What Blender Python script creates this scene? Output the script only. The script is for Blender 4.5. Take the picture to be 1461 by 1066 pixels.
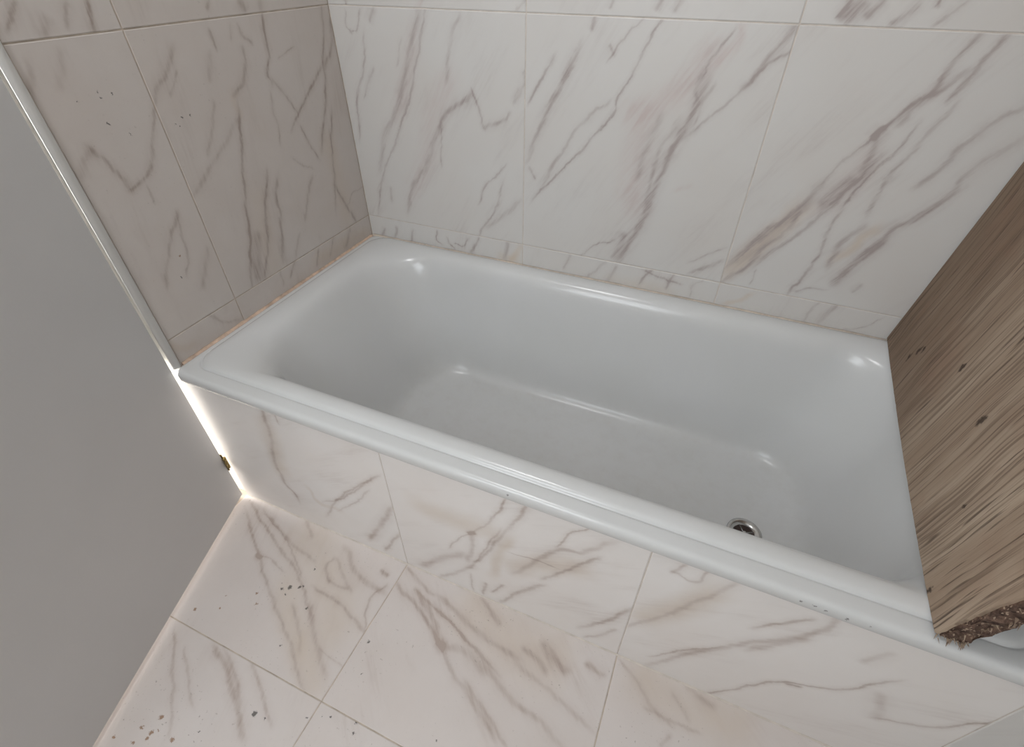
import bpy, bmesh, math, random
from mathutils import Vector, Matrix

random.seed(7)
scene = bpy.context.scene
COL = scene.collection
for o in list(bpy.data.objects):
    bpy.data.objects.remove(o)

# ------------------------------------------------------------------ camera
cam_d = bpy.data.cameras.new('camera')
cam = bpy.data.objects.new('camera', cam_d)
COL.objects.link(cam)
cam_d.sensor_fit = 'HORIZONTAL'
cam_d.sensor_width = 36.0
cam_d.lens = 713.0 / 1461.0 * 36.0
cam_d.clip_start = 0.02
CAM_ROT = Matrix(((0.918622020, -0.256299226, 0.300739573),
                  (0.395137409, 0.596057220, -0.698986566),
                  (-0.000108278, 0.760937907, 0.648824699)))
cam.matrix_world = Matrix.Translation((0.9664, -0.4601, 1.1080)) @ CAM_ROT.to_4x4()
scene.camera = cam

# ------------------------------------------------------------------ light and exposure
vs = scene.view_settings
vs.view_transform = 'Standard'
vs.look = 'None'
vs.gamma = 1.0
vs.use_curve_mapping = False
vs.exposure = 0.05
scene.cycles.max_bounces = 5
scene.cycles.diffuse_bounces = 4
scene.cycles.glossy_bounces = 3

world = bpy.data.worlds.new('sky')
scene.world = world
world.use_nodes = True
bg = world.node_tree.nodes['Background']
bg.inputs['Color'].default_value = (0.72, 0.84, 1.0, 1)
bg.inputs['Strength'].default_value = 1.0


def area_light(name, loc, target, sx, sy, power, colour):
    d = bpy.data.lights.new(name, 'AREA')
    d.shape = 'RECTANGLE'
    d.size, d.size_y, d.energy, d.color = sx, sy, power, colour
    o = bpy.data.objects.new(name, d)
    COL.objects.link(o)
    o.location = loc
    o.rotation_euler = (Vector(target) - Vector(loc)).to_track_quat('-Z', 'Y').to_euler()
    return o


ROOM_X, ROOM_Y0, ROOM_Z = 1.95, -1.45, 2.40      # right wall, front wall, ceiling
WIN = (0.04, 0.84, 0.95, 2.28)                   # bathroom window in the front wall x0,x1,z0,z1
# daylight entering by the bathroom window
area_light('window_daylight', ((WIN[0] + WIN[1]) / 2, ROOM_Y0 - 0.06, (WIN[2] + WIN[3]) / 2), ((WIN[0] + WIN[1]) / 2, 0, (WIN[2] + WIN[3]) / 2), 0.74, 1.27, 14.0, (0.95, 0.985, 1.0))
# daylight in the next room, seen through the gaps round the door
area_light('hall_daylight', (-1.35, -0.10, 1.00), (0, -0.10, 1.00), 0.9, 1.94, 105.0, (1.0, 0.98, 0.95))

# ------------------------------------------------------------------ dimensions (metres)
D = 0.70          # bath depth: panel face to back wall
RIM = 0.4358      # where the rim meets the tiles
SK = 0.4984       # joint above the cut skirting tiles
TOP = 1.0068      # next horizontal joint
TW = 0.5055       # tile pitch on the walls
JOINT = 0.0022
TT = 0.0010       # how far tiles stand proud of the grout
VEINS = {  # per tile: width mm, strength, hue, centre line in the plane of the tile (metres)
 'A1': [
  (8,.6,'g',[(.053,.863),(.059,.849),(.071,.828),(.079,.807),(.084,.781)]),
  (8,.55,'g',[(.084,.781),(.113,.791),(.138,.808)]),
  (7,.5,'g',[(.137,.808),(.157,.841),(.176,.873),(.191,.896)]),
  (14,.35,'g',[(.055,.859),(.031,.84),(.017,.826)]),
  (12,.3,'g',[(.034,.981),(.014,.95),(.002,.919),(-.001,.881),(-.002,.828)]),
  (8,.45,'g',[(.143,.713),(.116,.685),(.089,.65),(.065,.602)]),
  (6,.4,'g',[(.143,.713),(.134,.671),(.128,.632),(.11,.603)]),
  (12,.35,'g',[(.174,.629),(.156,.599),(.13,.56)]),
  (4,.4,'g',[(.114,.776),(.114,.761),(.112,.746)]),
  (14,.25,'g',[(.083,.995),(.066,.966),(.053,.946)]),
 ],
 'A2': [
  (7,.75,'g',[(.493,1.005),(.486,.972),(.479,.934),(.462,.901),(.469,.884)]),
  (10,.45,'g',[(.417,.952),(.412,.924),(.393,.897),(.364,.882)]),
  (12,.4,'b',[(.364,.882),(.355,.866),(.359,.847)]),
  (8,.7,'g',[(.359,.847),(.343,.803),(.322,.742),(.301,.677),(.289,.624),(.266,.573),(.244,.513)]),
  (22,.5,'g',[(.303,.605),(.283,.559),(.264,.506)]),
  (8,.6,'g',[(.378,.712),(.355,.67),(.335,.612),(.318,.563),(.287,.513)]),
  (9,.6,'g',[(.406,.697),(.386,.659),(.385,.626),(.369,.576),(.353,.525)]),
  (5,.5,'g',[(.458,.86),(.449,.829),(.452,.805),(.444,.766)]),
  (5,.5,'g',[(.474,.889),(.495,.858),(.516,.82)]),
  (7,.65,'g',[(.634,.892),(.588,.859),(.535,.822),(.494,.79)]),
  (7,.7,'g',[(.675,1.001),(.665,.955),(.643,.902),(.631,.846),(.607,.789),(.575,.732)]),
  (10,.55,'g',[(.699,.984),(.682,.925),(.649,.89)]),
  (5,.5,'g',[(.52,.784),(.533,.743),(.553,.702)]),
  (4,.3,'g',[(.469,.729),(.497,.701),(.522,.687)]),
  (6,.45,'g',[(.635,.795),(.609,.723),(.59,.638),(.569,.563)]),
  (8,.55,'g',[(.588,.617),(.605,.581),(.641,.503)]),
  (3,.4,'g',[(.693,.582),(.648,.581),(.625,.562)]),
  (8,.4,'g',[(.515,.669),(.487,.637),(.456,.584)]),
  (6,.4,'g',[(.423,.553),(.39,.508)]),
  (10,.4,'g',[(.266,.974),(.239,.944),(.207,.919),(.192,.9)]),
  (6,.3,'g',[(.256,.937),(.229,.907)]),
  (6,.5,'g',[(.354,.99),(.355,.959)]),
  (6,.5,'g',[(.422,.992),(.427,.974),(.442,.958)]),
  (5,.35,'g',[(.404,.998),(.395,.972)]),
  (10,.3,'g',[(.338,.957),(.317,.914)]),
  (8,.35,'g',[(.308,.873),(.282,.829),(.257,.794)]),
  (10,.35,'g',[(.34,.831),(.289,.796),(.23,.759),(.199,.737)]),
  (4,.4,'g',[(.555,.94),(.507,.925)]),
  (40,.3,'b',[(.338,.688),(.323,.596),(.317,.497)]),
  (40,.35,'b',[(.594,.741),(.611,.632),(.607,.517)]),
 ],
 'A3': [
  (8,.4,'g',[(.122,1.049),(.113,1.03),(.105,1.017)]),
  (8,.5,'g',[(.155,1.047),(.147,1.027),(.143,1.01)]),
  (14,.45,'g',[(.085,1.032),(.068,1.011)]),
  (8,.35,'g',[(.057,1.053),(.041,1.036),(.029,1.021)]),
 ],
 'A4': [
  (6,.5,'g',[(.372,1.034),(.363,1.019)]),
  (16,.5,'g',[(.443,1.03),(.452,1.012)]),
  (10,.4,'g',[(.495,1.027),(.491,1.009)]),
 ],
 'A6': [
  (5,.5,'g',[(.333,.495),(.328,.459)]),
  (6,.5,'g',[(.385,.501),(.356,.468)]),
  (5,.55,'g',[(.471,.492),(.451,.453)]),
  (6,.5,'g',[(.536,.496),(.51,.457)]),
  (10,.5,'g',[(.608,.49),(.574,.449)]),
  (30,.5,'b',[(.456,.467),(.598,.46),(.676,.453)]),
 ],
 'A5': [
  (8,.35,'g',[(.116,.498),(.14,.468),(.179,.448)]),
  (12,.4,'b',[(.009,.49),(.036,.464),(.062,.46)]),
 ],
 'B1': [
  (13,.5,'g',[(.245,1.002),(.226,.966),(.202,.906),(.177,.847),(.136,.775),(.101,.725),(.073,.651)]),
  (6,.45,'g',[(.258,.992),(.235,.93),(.2,.842),(.176,.791),(.142,.736),(.103,.669),(.068,.605),(.043,.529)]),
  (6,.45,'g',[(.087,.949),(.073,.887),(.037,.824),(.028,.772),(.02,.716)]),
  (6,.35,'g',[(.1,.883),(.057,.819)]),
  (4,.5,'g',[(.048,.996),(.041,.969),(.053,.956)]),
  (4,.45,'g',[(.087,.997),(.066,.959),(.053,.956)]),
  (10,.4,'g',[(.122,1.003),(.109,.977)]),
  (10,.35,'g',[(.344,.995),(.325,.965),(.31,.923),(.302,.873)]),
  (12,.6,'g',[(.358,.843),(.319,.819),(.287,.795),(.272,.769)]),
  (12,.5,'g',[(.272,.769),(.254,.741),(.23,.685),(.194,.637),(.168,.604),(.144,.537)]),
  (4,.35,'g',[(.276,.769),(.271,.717),(.267,.675)]),
  (6,.5,'g',[(.366,.855),(.385,.816),(.394,.778)]),
  (10,.5,'g',[(.394,.778),(.427,.791),(.452,.802),(.46,.817)]),
  (8,.6,'g',[(.499,.903),(.496,.881),(.483,.859),(.473,.841)]),
  (5,.45,'g',[(.448,.698),(.432,.676),(.393,.643),(.375,.597)]),
  (6,.45,'g',[(.444,.657),(.423,.59),(.389,.538),(.371,.503)]),
  (12,.35,'g',[(.486,.614),(.454,.58),(.397,.532)]),
  (5,.35,'g',[(.19,.949),(.169,.893)]),
  (8,.3,'g',[(.098,.594),(.091,.553)]),
  (40,.4,'r',[(.31,.879),(.255,.786),(.228,.698),(.161,.587)]),
  (26,.35,'r',[(.227,.971),(.199,.889),(.15,.783)]),
 ],
 'B2': [
  (6,.5,'g',[(.564,.937),(.547,.906),(.523,.873),(.51,.844)]),
  (12,.6,'g',[(.614,.949),(.601,.924),(.58,.882),(.557,.837),(.539,.796),(.52,.752),(.51,.725)]),
  (8,.5,'g',[(.607,.92),(.585,.888)]),
  (4,.45,'g',[(.74,1.004),(.719,.986),(.691,.953),(.679,.936)]),
  (5,.65,'g',[(.776,1.006),(.758,.975),(.739,.928),(.717,.887),(.707,.861),(.703,.839),(.68,.81),(.646,.766),(.604,.718),(.565,.674),(.537,.643)]),
  (8,.4,'g',[(.687,.854),(.664,.841),(.624,.798),(.595,.748),(.57,.708),(.554,.679)]),
  (36,.55,'r',[(.879,.963),(.85,.911),(.81,.874),(.775,.851),(.737,.837)]),
  (46,.5,'r',[(.756,.86),(.765,.807),(.768,.751),(.766,.69),(.78,.64)]),
  (14,.6,'g',[(.875,.894),(.86,.843),(.846,.805),(.833,.759),(.819,.704),(.809,.658),(.798,.609),(.78,.557),(.766,.509)]),
  (14,.45,'g',[(.805,.843),(.786,.787),(.774,.716)]),
  (10,.4,'g',[(.84,.836),(.811,.779),(.804,.72),(.802,.663)]),
  (18,.45,'g',[(.766,.576),(.756,.53),(.748,.509)]),
  (4,.45,'g',[(.738,.556),(.691,.532),(.665,.504)]),
  (8,.35,'r',[(.863,.698),(.89,.711)]),
  (8,.4,'g',[(.645,1.006),(.637,.983)]),
  (8,.35,'g',[(.679,.962),(.687,.944)]),
  (6,.4,'g',[(.514,.7),(.529,.676)]),
  (12,.5,'g',[(1.005,1.006),(.991,.981),(.973,.951),(.959,.919),(.948,.905)]),
  (6,.5,'g',[(1.008,.97),(.975,.942),(.952,.909),(.929,.884),(.897,.847),(.866,.813)]),
  (14,.45,'r',[(.915,1.003),(.918,.978),(.903,.96),(.888,.941)]),
  (5,.4,'g',[(.902,.99),(.876,.95),(.869,.917)]),
  (12,.45,'g',[(.867,.927),(.859,.893),(.869,.874),(.861,.838),(.845,.81)]),
  (6,.35,'g',[(.893,.905),(.879,.875),(.873,.834)]),
  (5,.45,'g',[(.997,.585),(.966,.565),(.929,.536)]),
  (8,.4,'g',[(1.0,.554),(.968,.53),(.935,.508)]),
 ],
 'B3': [
  (10,.65,'g',[(1.27,1.002),(1.259,.979),(1.25,.951),(1.244,.922),(1.228,.904),(1.211,.876),(1.195,.852)]),
  (4,.6,'g',[(1.195,.852),(1.179,.826),(1.152,.788),(1.138,.755)]),
  (14,.8,'g',[(1.199,.859),(1.189,.84)]),
  (9,.5,'g',[(1.305,1.003),(1.299,.981),(1.29,.962),(1.283,.938),(1.273,.912)]),
  (10,.4,'g',[(1.276,.953),(1.257,.928),(1.236,.905),(1.219,.868)]),
  (12,.35,'g',[(1.195,.843),(1.198,.814),(1.192,.783)]),
  (5,.55,'g',[(1.245,.866),(1.236,.828),(1.218,.797),(1.204,.764),(1.189,.718)]),
  (8,.4,'g',[(1.282,.896),(1.269,.86),(1.255,.816),(1.24,.779),(1.237,.742),(1.234,.703)]),
  (14,.6,'g',[(1.138,.755),(1.12,.713),(1.093,.667),(1.069,.638),(1.039,.586),(1.014,.547)]),
  (30,.6,'b',[(1.119,.701),(1.097,.656),(1.071,.613),(1.035,.558),(1.013,.525)]),
  (16,.4,'g',[(1.187,.772),(1.162,.736),(1.146,.711)]),
  (10,.45,'g',[(1.121,.696),(1.106,.645),(1.079,.608),(1.05,.547),(1.017,.511)]),
  (8,.5,'g',[(1.21,.806),(1.188,.756),(1.164,.703),(1.139,.657),(1.102,.606),(1.074,.566)]),
  (7,.6,'g',[(1.187,.695),(1.181,.658),(1.184,.622),(1.18,.588),(1.169,.538),(1.156,.51)]),
  (12,.4,'g',[(1.238,.68),(1.219,.653),(1.211,.621),(1.209,.581)]),
  (14,.45,'g',[(1.283,.653),(1.263,.618),(1.246,.583),(1.233,.546)]),
  (14,.5,'b',[(1.262,.682),(1.249,.665),(1.237,.632),(1.212,.602)]),
  (10,.5,'g',[(1.378,.909),(1.364,.899),(1.345,.876),(1.328,.848),(1.312,.804),(1.292,.771)]),
  (12,.55,'g',[(1.402,.865),(1.383,.841),(1.366,.82),(1.354,.795),(1.341,.752),(1.321,.717),(1.29,.684)]),
  (16,.35,'g',[(1.29,.684),(1.27,.638),(1.251,.597),(1.231,.552)]),
  (4,.4,'g',[(1.074,.545),(1.073,.509)]),
  (5,.4,'g',[(1.167,.513),(1.195,.53),(1.223,.53)]),
  (8,.5,'g',[(1.288,.555),(1.275,.535)]),
  (40,.25,'r',[(1.198,.814),(1.177,.749),(1.149,.689)]),
 ],
 'B6': [
  (10,.65,'g',[(1.076,1.042),(1.065,1.016)]),
  (18,.5,'g',[(1.096,1.043),(1.074,1.014)]),
  (12,.4,'g',[(1.123,1.043),(1.104,1.021)]),
  (10,.35,'g',[(1.174,1.041),(1.155,1.023),(1.144,1.013)]),
  (6,.35,'g',[(1.233,1.046),(1.205,1.014)]),
  (5,.7,'g',[(1.199,1.045),(1.199,1.038)]),
 ],
 'B5': [
  (10,.35,'g',[(.77,1.035),(.761,1.018)]),
  (12,.4,'g',[(.802,1.035),(.794,1.018)]),
  (6,.4,'g',[(.677,1.032),(.671,1.019)]),
 ],
 'B4': [
  (5,.4,'g',[(.053,1.016),(.052,1.002)]),
  (6,.4,'g',[(.494,1.028),(.479,1.01)]),
  (8,.35,'r',[(.255,1.022),(.243,1.009)]),
 ],
 'B7': [
  (7,.5,'g',[(.05,.465),(.029,.425)]),
  (8,.5,'g',[(.096,.477),(.078,.43)]),
  (8,.45,'g',[(.156,.479),(.138,.437)]),
  (5,.55,'g',[(.234,.489),(.228,.462),(.243,.451)]),
  (5,.5,'g',[(.264,.473),(.271,.458),(.284,.445)]),
  (5,.5,'g',[(.29,.461),(.316,.458),(.331,.486)]),
  (7,.6,'g',[(.366,.493),(.353,.465),(.342,.442)]),
  (12,.5,'g',[(.458,.498),(.445,.446)]),
  (12,.55,'b',[(.499,.497),(.462,.44)]),
  (26,.4,'b',[(.428,.446),(.487,.45)]),
 ],
 'B8': [
  (6,.45,'g',[(.634,.494),(.617,.452)]),
  (8,.4,'g',[(.726,.492),(.688,.441)]),
  (10,.45,'g',[(.757,.49),(.74,.439)]),
  (6,.5,'g',[(.846,.501),(.82,.453)]),
  (7,.45,'g',[(.901,.497),(.887,.456)]),
  (5,.5,'g',[(.968,.495),(.951,.479),(.951,.446)]),
  (5,.5,'g',[(.829,.489),(.882,.48),(.919,.476)]),
  (30,.3,'b',[(.744,.444),(.897,.441)]),
 ],
 'B9': [
  (8,.5,'b',[(1.086,.484),(1.062,.462),(1.033,.444)]),
  (7,.4,'g',[(1.223,.497),(1.213,.474),(1.211,.445)]),
  (14,.4,'g',[(1.284,.538),(1.252,.484),(1.235,.447)]),
  (3,.35,'g',[(1.35,.488),(1.323,.456),(1.287,.439)]),
 ],
 'P1': [
  (11,.55,'g',[(.225,.419),(.214,.359),(.207,.306),(.185,.232),(.182,.15),(.205,.097)]),
  (5,.35,'g',[(.254,.43),(.254,.376)]),
  (34,.45,'b',[(.214,.359),(.203,.286),(.187,.183)]),
  (6,.45,'g',[(.473,.309),(.413,.25),(.337,.16),(.29,.078)]),
  (6,.45,'g',[(.473,.313),(.397,.221),(.349,.171),(.302,.136)]),
  (5,.35,'g',[(.445,.254),(.402,.192),(.335,.12)]),
  (14,.55,'g',[(.498,.223),(.454,.139),(.403,.044)]),
  (8,.5,'g',[(.497,.123),(.442,.021)]),
  (12,.35,'b',[(.26,.164),(.271,.119),(.335,.12)]),
 ],
 'P2': [
  (6,.5,'g',[(.759,.399),(.742,.35),(.724,.311),(.684,.25)]),
  (4,.4,'g',[(.684,.25),(.652,.206),(.627,.156)]),
  (12,.4,'g',[(.682,.252),(.682,.193),(.667,.131)]),
  (8,.75,'g',[(.674,.244),(.69,.251)]),
  (8,.45,'g',[(.795,.4),(.772,.334),(.74,.263),(.71,.187),(.676,.12)]),
  (5,.4,'g',[(.745,.296),(.716,.224),(.688,.146)]),
  (16,.5,'b',[(.767,.281),(.739,.207),(.727,.121)]),
  (18,.45,'g',[(.658,.151),(.599,.092),(.546,.025)]),
  (10,.4,'g',[(.676,.12),(.641,.065),(.59,.008)]),
  (6,.4,'g',[(.674,.081),(.673,.011)]),
  (8,.55,'g',[(.705,.066),(.698,.015)]),
  (7,.5,'g',[(.75,.092),(.72,.039)]),
  (5,.45,'g',[(.902,.401),(.875,.371),(.855,.317)]),
  (12,.42,'g',[(.941,.381),(.902,.328),(.856,.303),(.825,.251),(.777,.167)]),
  (8,.55,'g',[(.926,.323),(.887,.265),(.857,.219),(.832,.183)]),
  (10,.5,'g',[(.833,.158),(.787,.093),(.741,.009)]),
  (1.5,.6,'g',[(.767,.231),(.812,.239),(.855,.242)]),
  (40,.5,'b',[(.559,.273),(.618,.27),(.736,.283)]),
  (40,.45,'b',[(.767,.177),(.838,.238),(.907,.279)]),
  (10,.5,'g',[(1.001,.201),(.966,.123),(.92,.049)]),
  (8,.4,'g',[(.986,.102),(.957,.044),(.932,.014)]),
 ],
 'P3': [
  (6,.4,'g',[(1.053,.398),(1.041,.363)]),
  (8,.4,'g',[(1.045,.366),(1.073,.36),(1.089,.399)]),
  (10,.35,'g',[(1.132,.406),(1.117,.368),(1.093,.31),(1.065,.245),(1.028,.176),(1.003,.129)]),
  (36,.5,'b',[(1.11,.363),(1.078,.277),(1.021,.182)]),
  (8,.5,'g',[(1.234,.376),(1.206,.331),(1.18,.296)]),
  (12,.42,'g',[(1.264,.413),(1.255,.358),(1.228,.301),(1.199,.261),(1.162,.199),(1.12,.13),(1.075,.032)]),
  (5,.4,'g',[(1.154,.192),(1.109,.132),(1.065,.057)]),
  (12,.35,'g',[(1.246,.319),(1.221,.272),(1.193,.22)]),
  (6,.55,'g',[(1.366,.286),(1.338,.22),(1.301,.186),(1.258,.154),(1.223,.081),(1.178,-.007)]),
  (7,.6,'g',[(1.293,.172),(1.273,.165)]),
  (14,.3,'g',[(1.376,.249),(1.392,.206),(1.403,.171)]),
  (6,.5,'g',[(1.403,.171),(1.434,.189),(1.464,.216),(1.487,.27),(1.509,.31)]),
  (12,.35,'g',[(1.34,.364),(1.324,.316)]),
 ],
 'F1': [
  (8,.5,'g',[(.06,-.056),(.115,-.093),(.161,-.122),(.215,-.159),(.271,-.192),(.323,-.223),(.372,-.251),(.425,-.286),(.455,-.305)]),
  (8,.5,'g',[(.047,-.025),(.159,-.074),(.255,-.112),(.316,-.145),(.355,-.176)]),
  (5,.4,'g',[(.087,-.026),(.196,-.066),(.288,-.121)]),
  (10,.4,'g',[(.112,-.033),(.191,-.06),(.288,-.083)]),
  (36,.5,'b',[(.266,-.152),(.317,-.199),(.361,-.231),(.421,-.265),(.479,-.301)]),
  (12,.45,'g',[(.354,-.17),(.392,-.206),(.433,-.237),(.471,-.266)]),
  (10,.45,'g',[(.203,-.003),(.246,-.032)]),
  (8,.45,'g',[(.332,-.056),(.328,-.081),(.356,-.106)]),
  (8,.45,'g',[(.356,-.106),(.382,-.109),(.41,-.104)]),
  (14,.55,'g',[(.343,-.027),(.407,-.069),(.453,-.079),(.486,-.082)]),
  (8,.4,'g',[(.343,-.059),(.396,-.096),(.42,-.107)]),
  (8,.5,'g',[(.34,-.135),(.407,-.14),(.454,-.153),(.495,-.168)]),
  (6,.5,'g',[(.482,-.066),(.468,-.1),(.475,-.131),(.494,-.162)]),
  (5,.35,'g',[(.161,-.122),(.202,-.119),(.241,-.133)]),
  (4,.3,'g',[(.438,-.235),(.501,-.242)]),
  (9,.75,'g',[(.153,-.122),(.17,-.125)]),
  (9,.7,'g',[(.451,-.037),(.475,-.044)]),
  (90,.45,'b',[(.208,-.019),(.375,-.119),(.452,-.217)]),
  (8,.4,'g',[(.32,-.185),(.364,-.218),(.398,-.252)]),
 ],
 'F2': [
  (10,.5,'g',[(.492,-.047),(.525,-.062),(.579,-.08),(.623,-.106),(.659,-.128)]),
  (10,.45,'g',[(.659,-.128),(.709,-.164),(.751,-.184),(.792,-.207),(.823,-.227)]),
  (9,.5,'g',[(.506,-.009),(.546,-.026),(.59,-.041)]),
  (12,.5,'g',[(.553,-.046),(.615,-.083),(.661,-.127)]),
  (12,.8,'g',[(.653,-.126),(.67,-.131)]),
  (12,.5,'g',[(.613,-.042),(.672,-.059),(.728,-.075),(.777,-.082),(.815,-.089)]),
  (6,.55,'g',[(.567,-.051),(.643,-.076),(.708,-.098),(.782,-.126)]),
  (6,.5,'g',[(.628,-.068),(.698,-.097),(.755,-.12)]),
  (10,.5,'g',[(.699,-.005),(.73,-.024),(.759,-.042)]),
  (16,.4,'g',[(.661,-.127),(.71,-.121),(.768,-.136)]),
  (14,.5,'g',[(.82,-.064),(.858,-.075),(.883,-.089)]),
  (16,.55,'g',[(.855,-.04),(.891,-.061),(.919,-.074)]),
  (12,.55,'g',[(.951,-.04),(.99,-.049)]),
  (90,.45,'b',[(.663,-.031),(.783,-.061),(.907,-.063)]),
  (12,.45,'g',[(.761,-.128),(.837,-.162),(.9,-.173),(.949,-.194)]),
  (10,.4,'g',[(.826,-.1),(.925,-.125),(.987,-.147)]),
  (8,.4,'g',[(.743,-.17),(.815,-.21),(.855,-.235)]),
 ],
 'F3': [
  (8,.45,'g',[(1.013,-.012),(1.047,-.031),(1.082,-.06),(1.124,-.083)]),
  (8,.4,'g',[(1.079,-.072),(1.133,-.074),(1.175,-.073)]),
  (7,.5,'g',[(1.129,-.098),(1.115,-.122)]),
  (14,.45,'g',[(1.144,-.001),(1.173,-.015),(1.198,-.02)]),
  (8,.4,'g',[(1.12,-.027),(1.157,-.058)]),
  (60,.5,'b',[(1.045,-.021),(1.155,-.039),(1.258,-.035)]),
 ],
 'F4': [
  (7,.45,'g',[(.132,-.33),(.174,-.371),(.227,-.414),(.272,-.455)]),
  (6,.4,'g',[(.177,-.347),(.236,-.384),(.28,-.412)]),
  (12,.55,'g',[(.231,-.318),(.295,-.342),(.341,-.371),(.379,-.394),(.404,-.412)]),
  (8,.4,'g',[(.257,-.313),(.323,-.346),(.354,-.37)]),
  (8,.5,'g',[(.328,-.311),(.383,-.342),(.436,-.375)]),
 ],
}
SPECKS = {
 'A1': [(.1,.886,.0022,'k'),(.126,.864,.0015,'k'),(.105,.931,.002,'k'),(.107,.923,.0015,'k'),(.127,.926,.0015,'k'),(.113,.642,.0022,'o'),(.07,.925,.0015,'k'),(.097,.602,.0022,'k')],
 'A2': [(.232,.867,.002,'k'),(.25,.867,.0022,'k'),(.221,.856,.0015,'k'),(.214,.86,.0015,'k')],
 'F1': [(.285,-.155,.0054,'k'),(.27,-.165,.0036,'k'),(.287,-.173,.0022,'k'),(.305,-.146,.0032,'k'),(.311,-.141,.0022,'k'),(.308,-.098,.0022,'k'),(.352,-.177,.0032,'k'),(.166,-.227,.0022,'o'),(.226,-.195,.0032,'o'),(.177,-.253,.0022,'o'),(.243,-.214,.0032,'o'),(.355,-.261,.002,'k'),(.128,-.277,.0041,'o')],
 'F4': [(.397,-.375,.0054,'k'),(.239,-.449,.0051,'o'),(.22,-.475,.0036,'o'),(.244,-.474,.0045,'o'),(.245,-.483,.0032,'o'),(.227,-.498,.0036,'o'),(.289,-.466,.0045,'o'),(.252,-.466,.0022,'o'),(.324,-.437,.002,'k'),(.493,-.341,.002,'k'),(.421,-.374,.0022,'k'),(.187,-.506,.0028,'o')],
 'F2': [(.519,-.182,.0032,'k'),(.542,-.238,.002,'k'),(.736,-.276,.0015,'k')],
 'F5': [(.519,-.328,.0015,'k'),(.533,-.322,.0022,'k'),(.583,-.311,.0032,'k'),(.589,-.327,.0022,'k')],
}


# the row of tiles above carries veins of the same kind: those of a neighbour, moved up one row
for dst, src, du, dv in (('B4', 'B2', -0.51, TW), ('B5', 'B3', -0.506, TW), ('B6', 'B1', 1.01, TW), ('A4', 'A2', 0.0, TW)):
    for (w, s, hue, pts) in list(VEINS[src]):
        q = [(u + du, v + dv) for u, v in pts]
        if min(v for u, v in q) > 1.075 and w < 30:
            VEINS[dst].append((w, s, hue, q))


# ------------------------------------------------------------------ mesh helpers
def new_obj(name, me, mat=None, parent=None, smooth=False):
    if mat is not None:
        me.materials.append(mat)
    if smooth:
        for p in me.polygons:
            p.use_smooth = True
    o = bpy.data.objects.new(name, me)
    COL.objects.link(o)
    if parent is not None:
        o.parent = parent
    return o


def from_bm(name, bm, mat=None, parent=None, smooth=False):
    bmesh.ops.recalc_face_normals(bm, faces=bm.faces)
    me = bpy.data.meshes.new(name)
    bm.to_mesh(me)
    bm.free()
    return new_obj(name, me, mat, parent, smooth)


def add_box(bm, a, b):
    x0, y0, z0 = a
    x1, y1, z1 = b
    v = [bm.verts.new(p) for p in ((x0, y0, z0), (x1, y0, z0), (x1, y1, z0), (x0, y1, z0),
                                   (x0, y0, z1), (x1, y0, z1), (x1, y1, z1), (x0, y1, z1))]
    for f in ((0, 3, 2, 1), (4, 5, 6, 7), (0, 1, 5, 4), (1, 2, 6, 5), (2, 3, 7, 6), (3, 0, 4, 7)):
        bm.faces.new([v[i] for i in f])
    return v


def boxes(name, lst, mat, parent=None, bevel=0.0):
    bm = bmesh.new()
    for a, b in lst:
        add_box(bm, a, b)
    if bevel:
        bmesh.ops.bevel(bm, geom=bm.edges[:], offset=bevel, segments=2, affect='EDGES', profile=0.6)
    return from_bm(name, bm, mat, parent)


def tag(o, label=None, cat=None, group=None, kind=None):
    if label:
        o['label'] = label
    if cat:
        o['category'] = cat
    if group:
        o['group'] = group
    if kind:
        o['kind'] = kind
    return o


def empty(name, loc=(0, 0, 0), rz=0.0):
    o = bpy.data.objects.new(name, None)
    COL.objects.link(o)
    o.empty_display_size = 0.05
    o.location = loc
    o.rotation_euler = (0, 0, rz)
    return o


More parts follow.
